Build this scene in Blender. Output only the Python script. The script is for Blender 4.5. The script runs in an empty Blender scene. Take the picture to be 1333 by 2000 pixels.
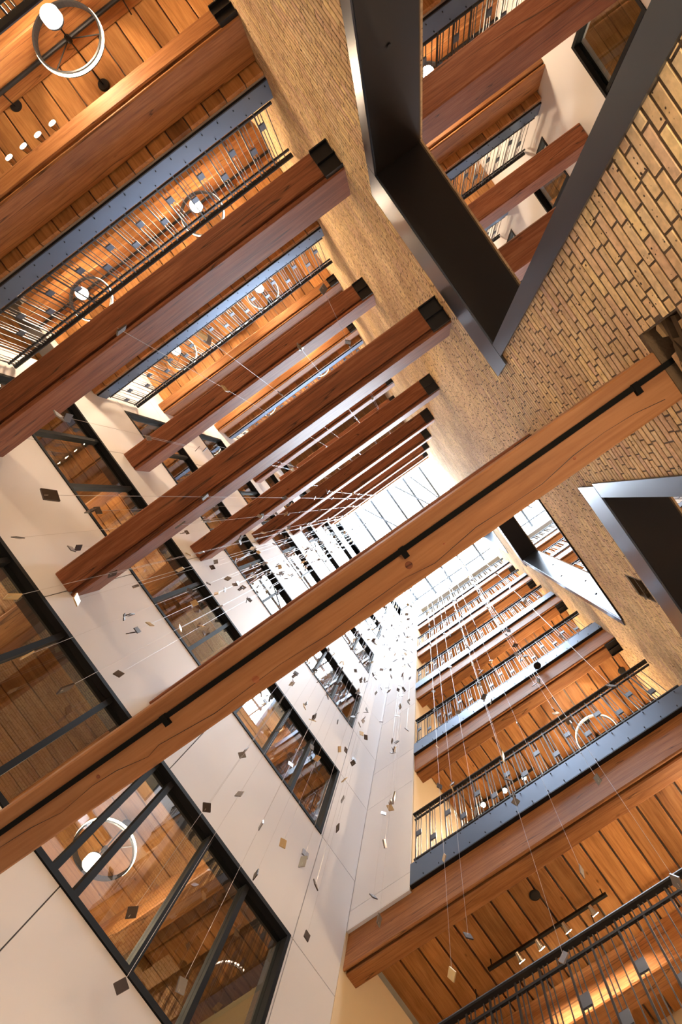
import bpy, math, random
import numpy as np
from mathutils import Matrix, Vector

random.seed(7)
SC = bpy.context.scene
COL = SC.collection

# ------------------------------------------------------------------ camera
# world: X runs from the white window wall to the brick wall, Y runs along both
# walls, Z is up; the camera stands at the origin, 1.5 m above the lobby floor
RC = np.array([[0.81585488, 0.57734612, 0.03243877],
               [-0.57545311, 0.81613815, -0.05265206],
               [-0.05687298, 0.02428945, 0.99808591]])
FPX, CX, CY = 1050.0, 788.65, 1030.71
cam = bpy.data.cameras.new('camera')
cam.sensor_fit = 'HORIZONTAL'
cam.sensor_width = 36.0
cam.lens = 36.0 * FPX / 1333.0
cam.shift_x = (666.5 - CX) / 1333.0
cam.shift_y = -(1000.0 - CY) / 1333.0
cam.clip_start = 0.02
cam.clip_end = 200
co = bpy.data.objects.new('camera', cam)
COL.objects.link(co)
r, d, fw = RC
co.matrix_world = Matrix(((r[0], -d[0], -fw[0], 0), (r[1], -d[1], -fw[1], 0), (r[2], -d[2], -fw[2], 0), (0, 0, 0, 1)))
SC.camera = co


def ray(px, py):
    v = RC.T @ np.array([(px - CX) / FPX, (py - CY) / FPX, 1.0])
    return v


def proj(p):
    v = RC @ np.array(p, float)
    return FPX * v[0] / v[2] + CX, FPX * v[1] / v[2] + CY


# ------------------------------------------------------------------ world, daylight, exposure
W = bpy.data.worlds.new('overcast_sky')
SC.world = W
W.use_nodes = True
bg = W.node_tree.nodes['Background']
bg.inputs[0].default_value = (0.80, 0.90, 1.0, 1)
bg.inputs[1].default_value = 23.0
pl = bpy.data.lights.new('skylight_portal', 'AREA')
pl.shape = 'RECTANGLE'
pl.size, pl.size_y = 10.1, 5.7
pl.cycles.is_portal = True
po = bpy.data.objects.new('skylight_portal', pl)
po.location = (1.0, 1.45, 26.75)
COL.objects.link(po)
SC.view_settings.view_transform = 'Standard'
SC.view_settings.look = 'None'
SC.view_settings.gamma = 1.0
SC.view_settings.use_curve_mapping = False
SC.view_settings.exposure = 1.1
WARM = (1.0, 0.73, 0.46)
LAMP_W = 80.0


# ------------------------------------------------------------------ materials
def nt(name):
    m = bpy.data.materials.new(name)
    m.use_nodes = True
    t = m.node_tree
    b = t.nodes['Principled BSDF']
    return m, t, b


def node(t, typ, **kw):
    n = t.nodes.new(typ)
    for k, v in kw.items():
        if k.startswith('i_'):
            n.inputs[k[2:].replace('_', ' ')].default_value = v
        else:
            setattr(n, k, v)
    return n


def ramp(t, stops):
    n = t.nodes.new('ShaderNodeValToRGB')
    e = n.color_ramp.elements
    while len(e) < len(stops):
        e.new(0.5)
    for el, (p, c) in zip(e, stops):
        el.position = p
        el.color = (*c, 1) if len(c) == 3 else c
    return n


def plain(name, col, rough=0.6, metal=0.0, bump=0.0, bscale=30, spec=0.5):
    m, t, b = nt(name)
    b.inputs['Base Color'].default_value = (*col, 1)
    b.inputs['Roughness'].default_value = rough
    b.inputs['Metallic'].default_value = metal
    b.inputs['Specular IOR Level'].default_value = spec
    if bump:
        tc = node(t, 'ShaderNodeTexCoord')
        nz = node(t, 'ShaderNodeTexNoise', i_Scale=bscale, i_Detail=5.0)
        t.links.new(tc.outputs['Object'], nz.inputs['Vector'])
        bp = node(t, 'ShaderNodeBump', i_Strength=bump, i_Distance=0.01)
        t.links.new(nz.outputs['Fac'], bp.inputs['Height'])
        t.links.new(bp.outputs['Normal'], b.inputs['Normal'])
    return m


def wood(name, dark, mid, light, axis='X', knots=0.5, rough=0.55, crack=0.0, across=9.0, vary=0.25):
    """grain runs along the given axis; every object gets its own offset and tint"""
    m, t, b = nt(name)
    L = t.links.new
    tc = node(t, 'ShaderNodeTexCoord')
    oi = node(t, 'ShaderNodeObjectInfo')
    rv = node(t, 'ShaderNodeCombineXYZ')
    mul = node(t, 'ShaderNodeMath', operation='MULTIPLY')
    mul.inputs[1].default_value = 37.0
    L(oi.outputs['Random'], mul.inputs[0])
    for i in range(3):
        L(mul.outputs[0], rv.inputs[i])
    add = node(t, 'ShaderNodeVectorMath', operation='ADD')
    L(tc.outputs['Object'], add.inputs[0])
    L(rv.outputs[0], add.inputs[1])
    mp = node(t, 'ShaderNodeMapping')
    s = [across, across, across]
    s['XYZ'.index(axis)] = across * 0.06
    mp.inputs['Scale'].default_value = s
    L(add.outputs[0], mp.inputs['Vector'])
    g = node(t, 'ShaderNodeTexNoise', i_Scale=1.6, i_Detail=7.0, i_Roughness=0.62, i_Distortion=0.9)
    L(mp.outputs[0], g.inputs['Vector'])
    fine = node(t, 'ShaderNodeTexNoise', i_Scale=7.0, i_Detail=4.0)
    L(mp.outputs[0], fine.inputs['Vector'])
    av = node(t, 'ShaderNodeMath', operation='MULTIPLY_ADD')
    av.inputs[1].default_value = 0.35
    L(fine.outputs['Fac'], av.inputs[0])
    sc = node(t, 'ShaderNodeMath', operation='MULTIPLY')
    sc.inputs[1].default_value = 0.68
    L(g.outputs['Fac'], sc.inputs[0])
    L(sc.outputs[0], av.inputs[2])
    rp = ramp(t, [(0.30, dark), (0.5, mid), (0.68, light)])
    L(av.outputs[0], rp.inputs['Fac'])
    # tint per object
    tm = node(t, 'ShaderNodeMapRange')
    tm.inputs['To Min'].default_value = 1.0 - vary
    tm.inputs['To Max'].default_value = 1.0 + vary
    L(oi.outputs['Random'], tm.inputs['Value'])
    hs = node(t, 'ShaderNodeHueSaturation')
    L(tm.outputs[0], hs.inputs['Value'])
    L(rp.outputs['Color'], hs.inputs['Color'])
    last = hs.outputs['Color']
    # knots and old stains
    if knots:
        mk = node(t, 'ShaderNodeMapping')
        ks = [5.5, 5.5, 5.5]
        ks['XYZ'.index(axis)] = 2.6
        mk.inputs['Scale'].default_value = ks
        L(add.outputs[0], mk.inputs['Vector'])
        vo = node(t, 'ShaderNodeTexVoronoi', i_Scale=1.0)
        L(mk.outputs[0], vo.inputs['Vector'])
        kr = ramp(t, [(0.04, (1, 1, 1)), (0.10, (0, 0, 0))])
        L(vo.outputs['Distance'], kr.inputs['Fac'])
        st = node(t, 'ShaderNodeTexNoise', i_Scale=1.1, i_Detail=4.0)
        L(add.outputs[0], st.inputs['Vector'])
        sr = ramp(t, [(0.56, (0, 0, 0)), (0.74, (0.75, 0.75, 0.75))])
        L(st.outputs['Fac'], sr.inputs['Fac'])
        mx = node(t, 'ShaderNodeMath', operation='MAXIMUM')
        L(kr.outputs['Color'], mx.inputs[0])
        L(sr.outputs['Color'], mx.inputs[1])
        fm = node(t, 'ShaderNodeMath', operation='MULTIPLY')
        fm.inputs[1].default_value = knots
        L(mx.outputs[0], fm.inputs[0])
        mc = node(t, 'ShaderNodeMix', data_type='RGBA')
        mc.inputs['B'].default_value = (dark[0] * .35, dark[1] * .3, dark[2] * .3, 1)
        L(fm.outputs[0], mc.inputs['Factor'])
        L(last, mc.inputs['A'])
        last = mc.outputs['Result']
    bh = av.outputs[0]
    if crack:
        mk = node(t, 'ShaderNodeMapping')
        cs = [5.0, 5.0, 5.0]
        cs['XYZ'.index(axis)] = 0.22
        mk.inputs['Scale'].default_value = cs
        L(add.outputs[0], mk.inputs['Vector'])
        cn = node(t, 'ShaderNodeTexNoise', i_Scale=1.0, i_Detail=2.0, i_Distortion=0.3)
        L(mk.outputs[0], cn.inputs['Vector'])
        cr = ramp(t, [(0.494, (0, 0, 0)), (0.5, (1, 1, 1)), (0.506, (0, 0, 0))])
        L(cn.outputs['Fac'], cr.inputs['Fac'])
        fm = node(t, 'ShaderNodeMath', operation='MULTIPLY')
        fm.inputs[1].default_value = crack
        L(cr.outputs['Color'], fm.inputs[0])
        mc = node(t, 'ShaderNodeMix', data_type='RGBA')
        mc.inputs['B'].default_value = (0.02, 0.008, 0.004, 1)
        L(fm.outputs[0], mc.inputs['Factor'])
        L(last, mc.inputs['A'])
        last = mc.outputs['Result']
    L(last, b.inputs['Base Color'])
    b.inputs['Roughness'].default_value = rough
    b.inputs['Specular IOR Level'].default_value = 0.35
    bp = node(t, 'ShaderNodeBump', i_Strength=0.25, i_Distance=0.006)
    L(bh, bp.inputs['Height'])
    L(bp.outputs['Normal'], b.inputs['Normal'])
    return m


def brick_mat():
    m, t, b = nt('cream_brick')
    L = t.links.new
    oi = node(t, 'ShaderNodeObjectInfo')
    at = node(t, 'ShaderNodeAttribute', attribute_name='tone')
    ad = node(t, 'ShaderNodeMath', operation='ADD')
    L(oi.outputs['Random'], ad.inputs[0])
    L(at.outputs['Fac'], ad.inputs[1])
    fr = node(t, 'ShaderNodeMath', operation='FRACT')
    L(ad.outputs[0], fr.inputs[0])
    rp = ramp(t, [(0.0, (0.60, 0.44, 0.26)), (0.18, (0.75, 0.58, 0.35)), (0.34, (0.68, 0.48, 0.32)),
                  (0.5, (0.80, 0.63, 0.35)), (0.66, (0.57, 0.40, 0.26)), (0.8, (0.78, 0.63, 0.40)), (0.92, (0.66, 0.46, 0.34)), (1.0, (0.64, 0.48, 0.29))])
    rp.color_ramp.interpolation = 'LINEAR'
    L(fr.outputs[0], rp.inputs['Fac'])
    ge = node(t, 'ShaderNodeNewGeometry')
    st = node(t, 'ShaderNodeTexNoise', i_Scale=0.55, i_Detail=5.0, i_Roughness=0.6)
    mp = node(t, 'ShaderNodeMapping')
    mp.inputs['Scale'].default_value = (1, 1.4, 0.7)
    L(ge.outputs['Position'], mp.inputs['Vector'])
    L(mp.outputs[0], st.inputs['Vector'])
    sr = ramp(t, [(0.35, (0.76, 0.69, 0.65)), (0.6, (1.08, 1.06, 1.0))])
    L(st.outputs['Fac'], sr.inputs['Fac'])
    mu = node(t, 'ShaderNodeMix', data_type='RGBA', blend_type='MULTIPLY')
    mu.inputs['Factor'].default_value = 1.0
    L(rp.outputs['Color'], mu.inputs['A'])
    L(sr.outputs['Color'], mu.inputs['B'])
    mo = node(t, 'ShaderNodeTexNoise', i_Scale=26.0, i_Detail=5.0)
    L(ge.outputs['Position'], mo.inputs['Vector'])
    mr = ramp(t, [(0.3, (0.78, 0.76, 0.74)), (0.65, (1.1, 1.1, 1.1))])
    L(mo.outputs['Fac'], mr.inputs['Fac'])
    m2 = node(t, 'ShaderNodeMix', data_type='RGBA', blend_type='MULTIPLY')
    m2.inputs['Factor'].default_value = 1.0
    L(mu.outputs['Result'], m2.inputs['A'])
    L(mr.outputs['Color'], m2.inputs['B'])
    # pits
    vo = node(t, 'ShaderNodeTexVoronoi', i_Scale=34.0)
    L(ge.outputs['Position'], vo.inputs['Vector'])
    vn = node(t, 'ShaderNodeTexNoise', i_Scale=9.0)
    L(ge.outputs['Position'], vn.inputs['Vector'])
    vs = node(t, 'ShaderNodeMath', operation='MULTIPLY_ADD')
    vs.inputs[1].default_value = 0.7
    L(vn.outputs['Fac'], vs.inputs[0])
    L(vo.outputs['Distance'], vs.inputs[2])
    pr = ramp(t, [(0.40, (1, 1, 1)), (0.47, (0, 0, 0))])
    L(vs.outputs[0], pr.inputs['Fac'])
    mc = node(t, 'ShaderNodeMix', data_type='RGBA')
    mc.inputs['B'].default_value = (0.06, 0.035, 0.02, 1)
    L(pr.outputs['Color'], mc.inputs['Factor'])
    L(m2.outputs['Result'], mc.inputs['A'])
    L(mc.outputs['Result'], b.inputs['Base Color'])
    b.inputs['Roughness'].default_value = 0.92
    b.inputs['Specular IOR Level'].default_value = 0.2
    sb = node(t, 'ShaderNodeMath', operation='SUBTRACT')
    L(mo.outputs['Fac'], sb.inputs[0])
    L(pr.outputs['Color'], sb.inputs[1])
    bp = node(t, 'ShaderNodeBump', i_Strength=0.6, i_Distance=0.008)
    L(sb.outputs[0], bp.inputs['Height'])
    L(bp.outputs['Normal'], b.inputs['Normal'])
    return m


def glass_mat(name, tint, ior, gcol=(1, 1, 1)):
    m, t, b = nt(name)
    t.nodes.remove(b)
    out = [n for n in t.nodes if n.type == 'OUTPUT_MATERIAL'][0]
    tr = node(t, 'ShaderNodeBsdfTransparent')
    tr.inputs[0].default_value = (*tint, 1)
    gl = node(t, 'ShaderNodeBsdfGlossy')
    gl.inputs['Color'].default_value = (*gcol, 1)
    gl.inputs['Roughness'].default_value = 0.01
    fr = node(t, 'ShaderNodeFresnel')
    fr.inputs['IOR'].default_value = ior
    mx = node(t, 'ShaderNodeMixShader')
    ge = node(t, 'ShaderNodeNewGeometry')
    inv = node(t, 'ShaderNodeMath', operation='SUBTRACT')
    inv.inputs[0].default_value = 1.0
    t.links.new(ge.outputs['Backfacing'], inv.inputs[1])
    ml = node(t, 'ShaderNodeMath', operation='MULTIPLY')
    t.links.new(fr.outputs[0], ml.inputs[0])
    t.links.new(inv.outputs[0], ml.inputs[1])
    t.links.new(ml.outputs[0], mx.inputs[0])
    t.links.new(tr.outputs[0], mx.inputs[1])
    t.links.new(gl.outputs[0], mx.inputs[2])
    t.links.new(mx.outputs[0], out.inputs[0])
    return m


def emit(name, col, s):
    m, t, b = nt(name)
    b.inputs['Base Color'].default_value = (*col, 1)
    b.inputs['Emission Color'].default_value = (*col, 1)
    b.inputs['Emission Strength'].default_value = s
    return m


M = dict(
    red=wood('red_fir_beam', (0.12, 0.034, 0.013), (0.26, 0.084, 0.033), (0.37, 0.145, 0.066), 'X', 0.5, crack=0.9, vary=0.18),
    fir=wood('orange_fir_beam', (0.16, 0.058, 0.018), (0.31, 0.126, 0.042), (0.42, 0.195, 0.070), 'X', 0.35, crack=0.8, vary=0.15),
    plank=wood('ceiling_plank_wood', (0.22, 0.088, 0.027), (0.40, 0.183, 0.060), (0.52, 0.265, 0.098), 'Y', 0.6, vary=0.28),
    beam0=wood('near_fir_beam', (0.20, 0.080, 0.028), (0.32, 0.138, 0.052), (0.42, 0.20, 0.083), 'X', 0.25, crack=0.0, across=6, vary=0.02),
    brick=brick_mat(),
    mortar=plain('lime_mortar', (0.12, 0.080, 0.046), 0.95, bump=0.6, bscale=60),  # base darkened to carry the shade of the bed joints
    white=plain('white_wall_paint', (0.775, 0.785, 0.825), 0.55, spec=0.3),
    joint=plain('panel_joint_dark', (0.10, 0.09, 0.09), 0.8),
    cream=plain('cream_wall_paint', (0.78, 0.66, 0.46), 0.7),
    black=plain('black_steel', (0.018, 0.018, 0.021), 0.42, 0.5),
    lining=plain('bronze_black_steel', (0.012, 0.009, 0.008), 0.38, 0.2, spec=0.35),
    flange=plain('mill_steel_plate', (0.095, 0.108, 0.132), 0.30, 0.9, bump=0.04, bscale=3),
    channel=plain('sky_tinted_steel_channel', (0.13, 0.175, 0.255), 0.40, 0.85, bump=0.05, bscale=4),  # blue base stands for sky reflected in black steel
    rod=plain('steel_rod', (0.055, 0.055, 0.06), 0.42, 0.7),
    railplate=plain('blue_grey_steel_plate', (0.10, 0.12, 0.16), 0.4, 0.6),
    frame=plain('window_frame_black', (0.008, 0.009, 0.011), 0.65, 0.0, spec=0.2),
    glass=glass_mat('window_glass', (0.86, 0.89, 0.88), 2.2),
    skyglass=glass_mat('skylight_glass', (0.97, 0.98, 0.99), 1.3),
    skybar=plain('skylight_bar_grey', (0.10, 0.11, 0.12), 0.5, 0.3),
    slab=plain('grey_slab', (0.32, 0.29, 0.26), 0.9),
    floor=plain('lobby_stone_floor', (0.50, 0.46, 0.41), 0.6, bump=0.1, bscale=8),
    lamp=emit('lamp_disc_glow', (1.0, 0.90, 0.76), 26.0),
    ring=emit('led_ring_glow', (1.0, 0.82, 0.56), 8.0),
    bulb=emit('spot_bulb_glow', (1.0, 0.86, 0.62), 60.0),
    chrome=plain('spot_chrome', (0.6, 0.56, 0.5), 0.25, 1.0),
    wire=plain('hanging_wire_steel', (0.62, 0.62, 0.64), 0.3, 0.6),
    pdark=plain('plate_dark_bronze', (0.075, 0.055, 0.045), 0.4, 0.4),
    ptan=plain('plate_pale_gold', (0.62, 0.47, 0.26), 0.4, 0.3),
    pgrey=plain('plate_pewter', (0.26, 0.25, 0.25), 0.35, 0.6),
    conduit=plain('matte_black_conduit', (0.004, 0.004, 0.004), 0.8, spec=0.15),
    rubble=plain('dark_rubble', (0.10, 0.065, 0.035), 0.95, bump=1.0, bscale=25),  # dark brown, for the beam pocket and the joist pocket
)


# ------------------------------------------------------------------ builders
class MB:
    """collects shapes given in world coordinates; build() makes ONE mesh object"""

    def __init__(self):
        self.v, self.f = [], []

    def poly(self, pts, faces):
        n = len(self.v)
        self.v += [tuple(p) for p in pts]
        self.f += [tuple(i + n for i in q) for q in faces]
        return self

    def box(self, x0, x1, y0, y1, z0, z1):
        return self.poly([(x0, y0, z0), (x1, y0, z0), (x1, y1, z0), (x0, y1, z0), (x0, y0, z1), (x1, y0, z1), (x1, y1, z1), (x0, y1, z1)],
                         [(0, 3, 2, 1), (4, 5, 6, 7), (0, 1, 5, 4), (1, 2, 6, 5), (2, 3, 7, 6), (3, 0, 4, 7)])

    def prism_x(self, x0, x1, prof):
        """extrude a closed (y, z) profile along X"""
        n = len(prof)
        pts = [(x0, y, z) for y, z in prof] + [(x1, y, z) for y, z in prof]
        fc = [(i, (i + 1) % n, n + (i + 1) % n, n + i) for i in range(n)]
        fc += [tuple(range(n - 1, -1, -1)), tuple(range(n, 2 * n))]
        return self.poly(pts, fc)

    def prism_y(self, y0, y1, prof):
        """extrude a closed (x, z) profile along Y"""
        n = len(prof)
        pts = [(x, y0, z) for x, z in prof] + [(x, y1, z) for x, z in prof]
        fc = [(i, n + i, n + (i + 1) % n, (i + 1) % n) for i in range(n)]
        fc += [tuple(range(n)), tuple(range(2 * n - 1, n - 1, -1))]
        return self.poly(pts, fc)

    def tube(self, p0, p1, rad, n=8, r1=None):
        p0, p1 = Vector(p0), Vector(p1)
        a = (p1 - p0).normalized()
        u = a.orthogonal().normalized()
        w = a.cross(u)
        r1 = rad if r1 is None else r1
        pts = []
        for p, q in ((p0, rad), (p1, r1)):
            for i in range(n):
                t = 2 * math.pi * i / n
                pts.append(p + u * (q * math.cos(t)) + w * (q * math.sin(t)))
        fc = [(i, (i + 1) % n, n + (i + 1) % n, n + i) for i in range(n)]
        fc += [tuple(range(n - 1, -1, -1)), tuple(range(n, 2 * n))]
        return self.poly(pts, fc)

    def ring(self, c, r0, r1, z0, z1, a0=0, a1=2 * math.pi, n=48):
        pts, fc = [], []
        full = abs(a1 - a0 - 2 * math.pi) < 1e-6
        k = n if full else n + 1
        for i in range(k):
            t = a0 + (a1 - a0) * i / n
            for rr, zz in ((r0, z0), (r1, z0), (r1, z1), (r0, z1)):
                pts.append((c[0] + rr * math.cos(t), c[1] + rr * math.sin(t), c[2] + zz))
        for i in range(n):
            a, b2 = 4 * i, 4 * ((i + 1) % k)
            for j in range(4):
                fc.append((a + j, b2 + j, b2 + (j + 1) % 4, a + (j + 1) % 4))
        if not full:
            fc += [(0, 1, 2, 3), (4 * n + 3, 4 * n + 2, 4 * n + 1, 4 * n)]
        return self.poly(pts, fc)

    def lathe(self, c, prof, n=24):
        pts, fc = [], []
        for rr, zz in prof:
            for i in range(n):
                t = 2 * math.pi * i / n
                pts.append((c[0] + rr * math.cos(t), c[1] + rr * math.sin(t), c[2] + zz))
        for k in range(len(prof) - 1):
            for i in range(n):
                j = (i + 1) % n
                fc.append((k * n + i, k * n + j, (k + 1) * n + j, (k + 1) * n + i))
        fc += [tuple(range(n - 1, -1, -1)), tuple(range((len(prof) - 1) * n, len(prof) * n))]
        return self.poly(pts, fc)

    def build(self, name, mat, parent=None, smooth=False):
        o0 = root_loc(parent)
        me = bpy.data.meshes.new(name)
        me.from_pydata([(x - o0[0], y - o0[1], z - o0[2]) for x, y, z in self.v], [], self.f)
        me.materials.append(M[mat])
        me.validate()
        me.update()
        if smooth:
            me.polygons.foreach_set('use_smooth', [True] * len(me.polygons))
        o = bpy.data.objects.new(name, me)
        COL.objects.link(o)
        if parent is not None:
            o.parent = parent
        return o


def root_loc(p):
    loc = Vector((0, 0, 0))
    while p is not None:
        loc = loc + p.location
        p = p.parent
    return loc


def tag(o, label, cat=None, group=None, kind=None):
    o['label'] = label
    if cat:
        o['category'] = cat
    if group:
        o['group'] = group
    if kind:
        o['kind'] = kind
    return o


def thing(name, label, cat, loc=(0, 0, 0), group=None):
    o = bpy.data.objects.new(name, None)
    o.empty_display_size = 0.1
    o.location = loc
    COL.objects.link(o)
    return tag(o, label, cat, group)


def struct(name, label, loc=(0, 0, 0)):
    o = bpy.data.objects.new(name, None)
    o.empty_display_size = 0.1
    o.location = loc
    COL.objects.link(o)
    o['kind'] = 'structure'
    o['label'] = label
    o['category'] = name.split('_')[0]
    return o


def inst(mesh, name, loc, parent, rot=None):
    """a part that shares mesh data; loc in world coordinates"""
    o = bpy.data.objects.new(name, mesh)
    p0 = root_loc(parent)
    o.location = (loc[0] - p0[0], loc[1] - p0[1], loc[2] - p0[2])
    if rot:
        o.rotation_euler = rot
    COL.objects.link(o)
    o.parent = parent
    return o


def mesh_of(mb, name, mat):
    me = bpy.data.meshes.new(name)
    me.from_pydata(mb.v, [], mb.f)
    me.materials.append(M[mat])
    me.update()
    return me


def rects_minus(y0, y1, z0, z1, holes):
    ys = sorted({y0, y1, *[h[0] for h in holes], *[h[1] for h in holes]})
    zs = sorted({z0, z1, *[h[2] for h in holes], *[h[3] for h in holes]})
    ys = [y for y in ys if y0 <= y <= y1]
    zs = [z for z in zs if z0 <= z <= z1]
    out = []
    for a, b2 in zip(ys, ys[1:]):
        run = None
        for c, e in zip(zs, zs[1:]):
            my, mz = (a + b2) / 2, (c + e) / 2
            hit = any(h[0] < my < h[1] and h[2] < mz < h[3] for h in holes)
            if hit:
                if run:
                    out.append(run)
                run = None
            else:
                run = (a, b2, run[2], e) if run else (a, b2, c, e)
        if run:
            out.append(run)
    return out


# ------------------------------------------------------------------ dimensions
H = 3.62


def fz(n):
    return 3.48 + H * (n - 1)


GROUND = -1.5
XW, XB, XB2 = -4.0, 1.42, 1.92          # white wall face, brick wall face, brick wall back
XF = 6.05                               # window wall beyond the brick wall
YN, YS = -5.3, 4.0                      # gallery edges
YNB, YSB = -8.6, 7.3                    # gallery back walls
ROOF = 25.2
SKY = 26.7
LV = {1: 'lowest', 2: 'second', 3: 'third', 4: 'fourth', 5: 'fifth', 6: 'sixth', 7: 'topmost'}

# ------------------------------------------------------------------ outer shell
st = struct('floor', 'pale stone floor of the lobby at the bottom of the atrium', (0, 0, GROUND))
for ix in range(14):
    for iy in range(13):
        x0, y0 = -8.3 + ix * 1.26, -8.7 + iy * 1.26
        MB().box(x0 + .004, x0 + 1.256, y0 + .004, y0 + 1.256, GROUND - .06, GROUND).build('tile', 'floor', st)
MB().box(-8.3, 9.35, -8.7, 7.7, GROUND - .2, GROUND - .064).build('screed', 'slab', st)
w = struct('wall_north', 'cream painted back wall of the upper left galleries')
MB().box(-8.3, 9.2, YNB - .2, YNB, GROUND, ROOF).build('wall_slab', 'cream', w)
w = struct('wall_south', 'cream painted back wall of the lower right galleries')
MB().box(-8.3, 9.2, YSB, YSB + .2, GROUND, ROOF).build('wall_slab', 'cream', w)
w = struct('wall_west', 'cream painted back wall of the rooms behind the white window wall')
MB().box(-8.5, -8.3, YNB, YSB, GROUND, ROOF).build('wall_slab', 'cream', w)
w = struct('wall_east', 'cream painted back wall behind the farther window wall')
MB().box(9.2, 9.4, YNB, YSB, GROUND, ROOF).build('wall_slab', 'cream', w)

# ------------------------------------------------------------------ roof and skylight
SKX0, SKX1, SKY0, SKY1 = -4.0, 6.05, -1.38, 4.25
ro = struct('ceiling', 'plank roof deck around the skylight at the top of the atrium')
for k, (x0, x1, y0, y1) in enumerate([(-8.5, 9.4, YNB - .2, SKY0), (-8.5, 9.4, SKY1, YSB + .2), (-8.5, SKX0, SKY0, SKY1), (SKX1, 9.4, SKY0, SKY1)]):
    MB().box(x0, x1, y0, y1, ROOF, ROOF + .3).build('roof_slab', 'slab', ro)
x = -4.0
while x < 6.0:
    if not (XB - .05 < x < XB2):
        MB().box(x + .006, x + .29, YNB, SKY0, ROOF - .08, ROOF - .004).build('plank', 'plank', ro)
    x += .296
up = struct('trim_1', 'white upstand around the skylight')
MB().box(SKX0 - .2, SKX1 + .2, SKY0 - .15, SKY0, ROOF + .3, SKY).box(SKX0 - .2, SKX1 + .2, SKY1, SKY1 + .15, ROOF + .3, SKY) \
    .box(SKX0 - .2, SKX0, SKY0, SKY1, ROOF + .3, SKY).box(SKX1, SKX1 + .2, SKY0, SKY1, ROOF + .3, SKY).build('upstand', 'white', up)
sk = struct('window_1', 'bright skylight with thin dark bars at the top of the atrium', (0, 0, SKY))
bars = []
x = SKX0
while x < SKX1 - .3:
    bars.append(x)
    x += 0.965
bars.append(SKX1)
ybar = [SKY0, .55, 2.45, 3.95]
for x in bars:
    MB().box(x - .055, x + .055, SKY0, SKY1, SKY - .14, SKY).build('glazing_bar', 'skybar', sk)
for y in ybar[1:]:
    MB().box(SKX0, SKX1, y - .035, y + .035, SKY - .10, SKY + .004).build('cross_bar', 'skybar', sk)
yy = ybar + [SKY1]
for a, b2 in zip(bars, bars[1:]):
    for c, e in zip(yy, yy[1:]):
        MB().box(a + .01, b2 - .01, c + .01, e - .01, SKY + .006, SKY + .014).build('pane', 'skyglass', sk)
for p0, p1 in (((-2.6, SKY0 + .1), (-.7, 2.4)), ((-.7, SKY0 + .1), (.6, 1.2)), ((.2, -1.2), (1.1, 1.5)), ((2.2, 0), (4.2, 3.5))):
    MB().tube((*p0, SKY - .25), (*p1, SKY - .25), .038, 6).build('brace_rod', 'skybar', sk)
net = MB()
x = SKX0 + .3
while x < XB - .1:
    net.tube((x, SKY0 + .1, SKY + .9), (x, 1.6, SKY + .9), .012, 4)
    x += .32
y = SKY0 + .1
while y < 1.7:
    net.tube((SKX0 + .3, y, SKY + .9), (XB - .1, y, SKY + .9), .012, 4)
    y += .32
net.build('wire_net', 'skybar', sk)

# ------------------------------------------------------------------ white window wall (left)
WY0, WY1 = -5.1, 3.14            # window ribbon
wl = struct('wall_left', 'smooth white panelled wall with window bands on the left side of the atrium')
holes = []
for n in range(1, 7):
    holes.append((WY0, WY1, fz(n) + .44, fz(n) + 2.24))
holes.append((WY0, WY1, GROUND + .9, GROUND + 3.0))
DOOR = (-8.3, -5.75, fz(2), fz(2) + 3.0)
holes.append(DOOR)
mb = MB()
for (a, b2, c, e) in rects_minus(YNB, YS - .0, GROUND, SKY - .1, holes):
    mb.box(XW - .30, XW - .016, a, b2, c, e)
mb.build('wall_core', 'joint', wl)
# face panels with open joints
jy = [YNB, -6.22, -3.87, -1.52, .83, 3.18, YS - .0]
zj = [GROUND]
for n in range(1, 7):
    zj += [fz(n) + .44, fz(n) + 2.24]
zj.append(SKY - .1)
yj = sorted({*jy, WY0, WY1})
g = .006


def wpanel(a, b2, c, e):
    for (a_, b_, c_, e_) in rects_minus(a, b2, c, e, [DOOR]):
        MB().box(XW - .016, XW, a_, b_, c_, e_).build('panel', 'white', wl)


for a, b2 in zip(jy, jy[1:]):
    lo = GROUND + 3.0
    for n in range(1, 8):
        hi = fz(n) + .44 if n < 7 else SKY - .1
        wpanel(a + g, b2 - g, lo + g, hi - g)
        lo = fz(n) + 2.24
    for n in range(1, 7):
        z0, z1 = fz(n) + .44, fz(n) + 2.24
        if b2 <= WY0 or a >= WY1:
            wpanel(a + g, b2 - g, z0 + g, z1 - g)
        elif a < WY0 < b2:
            wpanel(a + g, WY0, z0 + g, z1 - g)
        elif a < WY1 < b2:
            wpanel(WY1, b2 - g, z0 + g, z1 - g)
    if b2 <= WY0 or a >= WY1:
        wpanel(a + g, b2 - g, GROUND + g, GROUND + 3.0 - g)
MB().box(XW - .016, XW, -6.2, WY0, GROUND + g, GROUND + 3.0 - g).build('panel', 'white', wl)
MB().box(XW - .016, XW, WY0, WY1, GROUND + g, GROUND + .9 - g).build('panel', 'white', wl)
# ribbon windows
MUL = [-4.1, -3.1, -2.05, -1.05, -.17, .70, .97, 1.71, 2.38]
wn = 2


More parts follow.
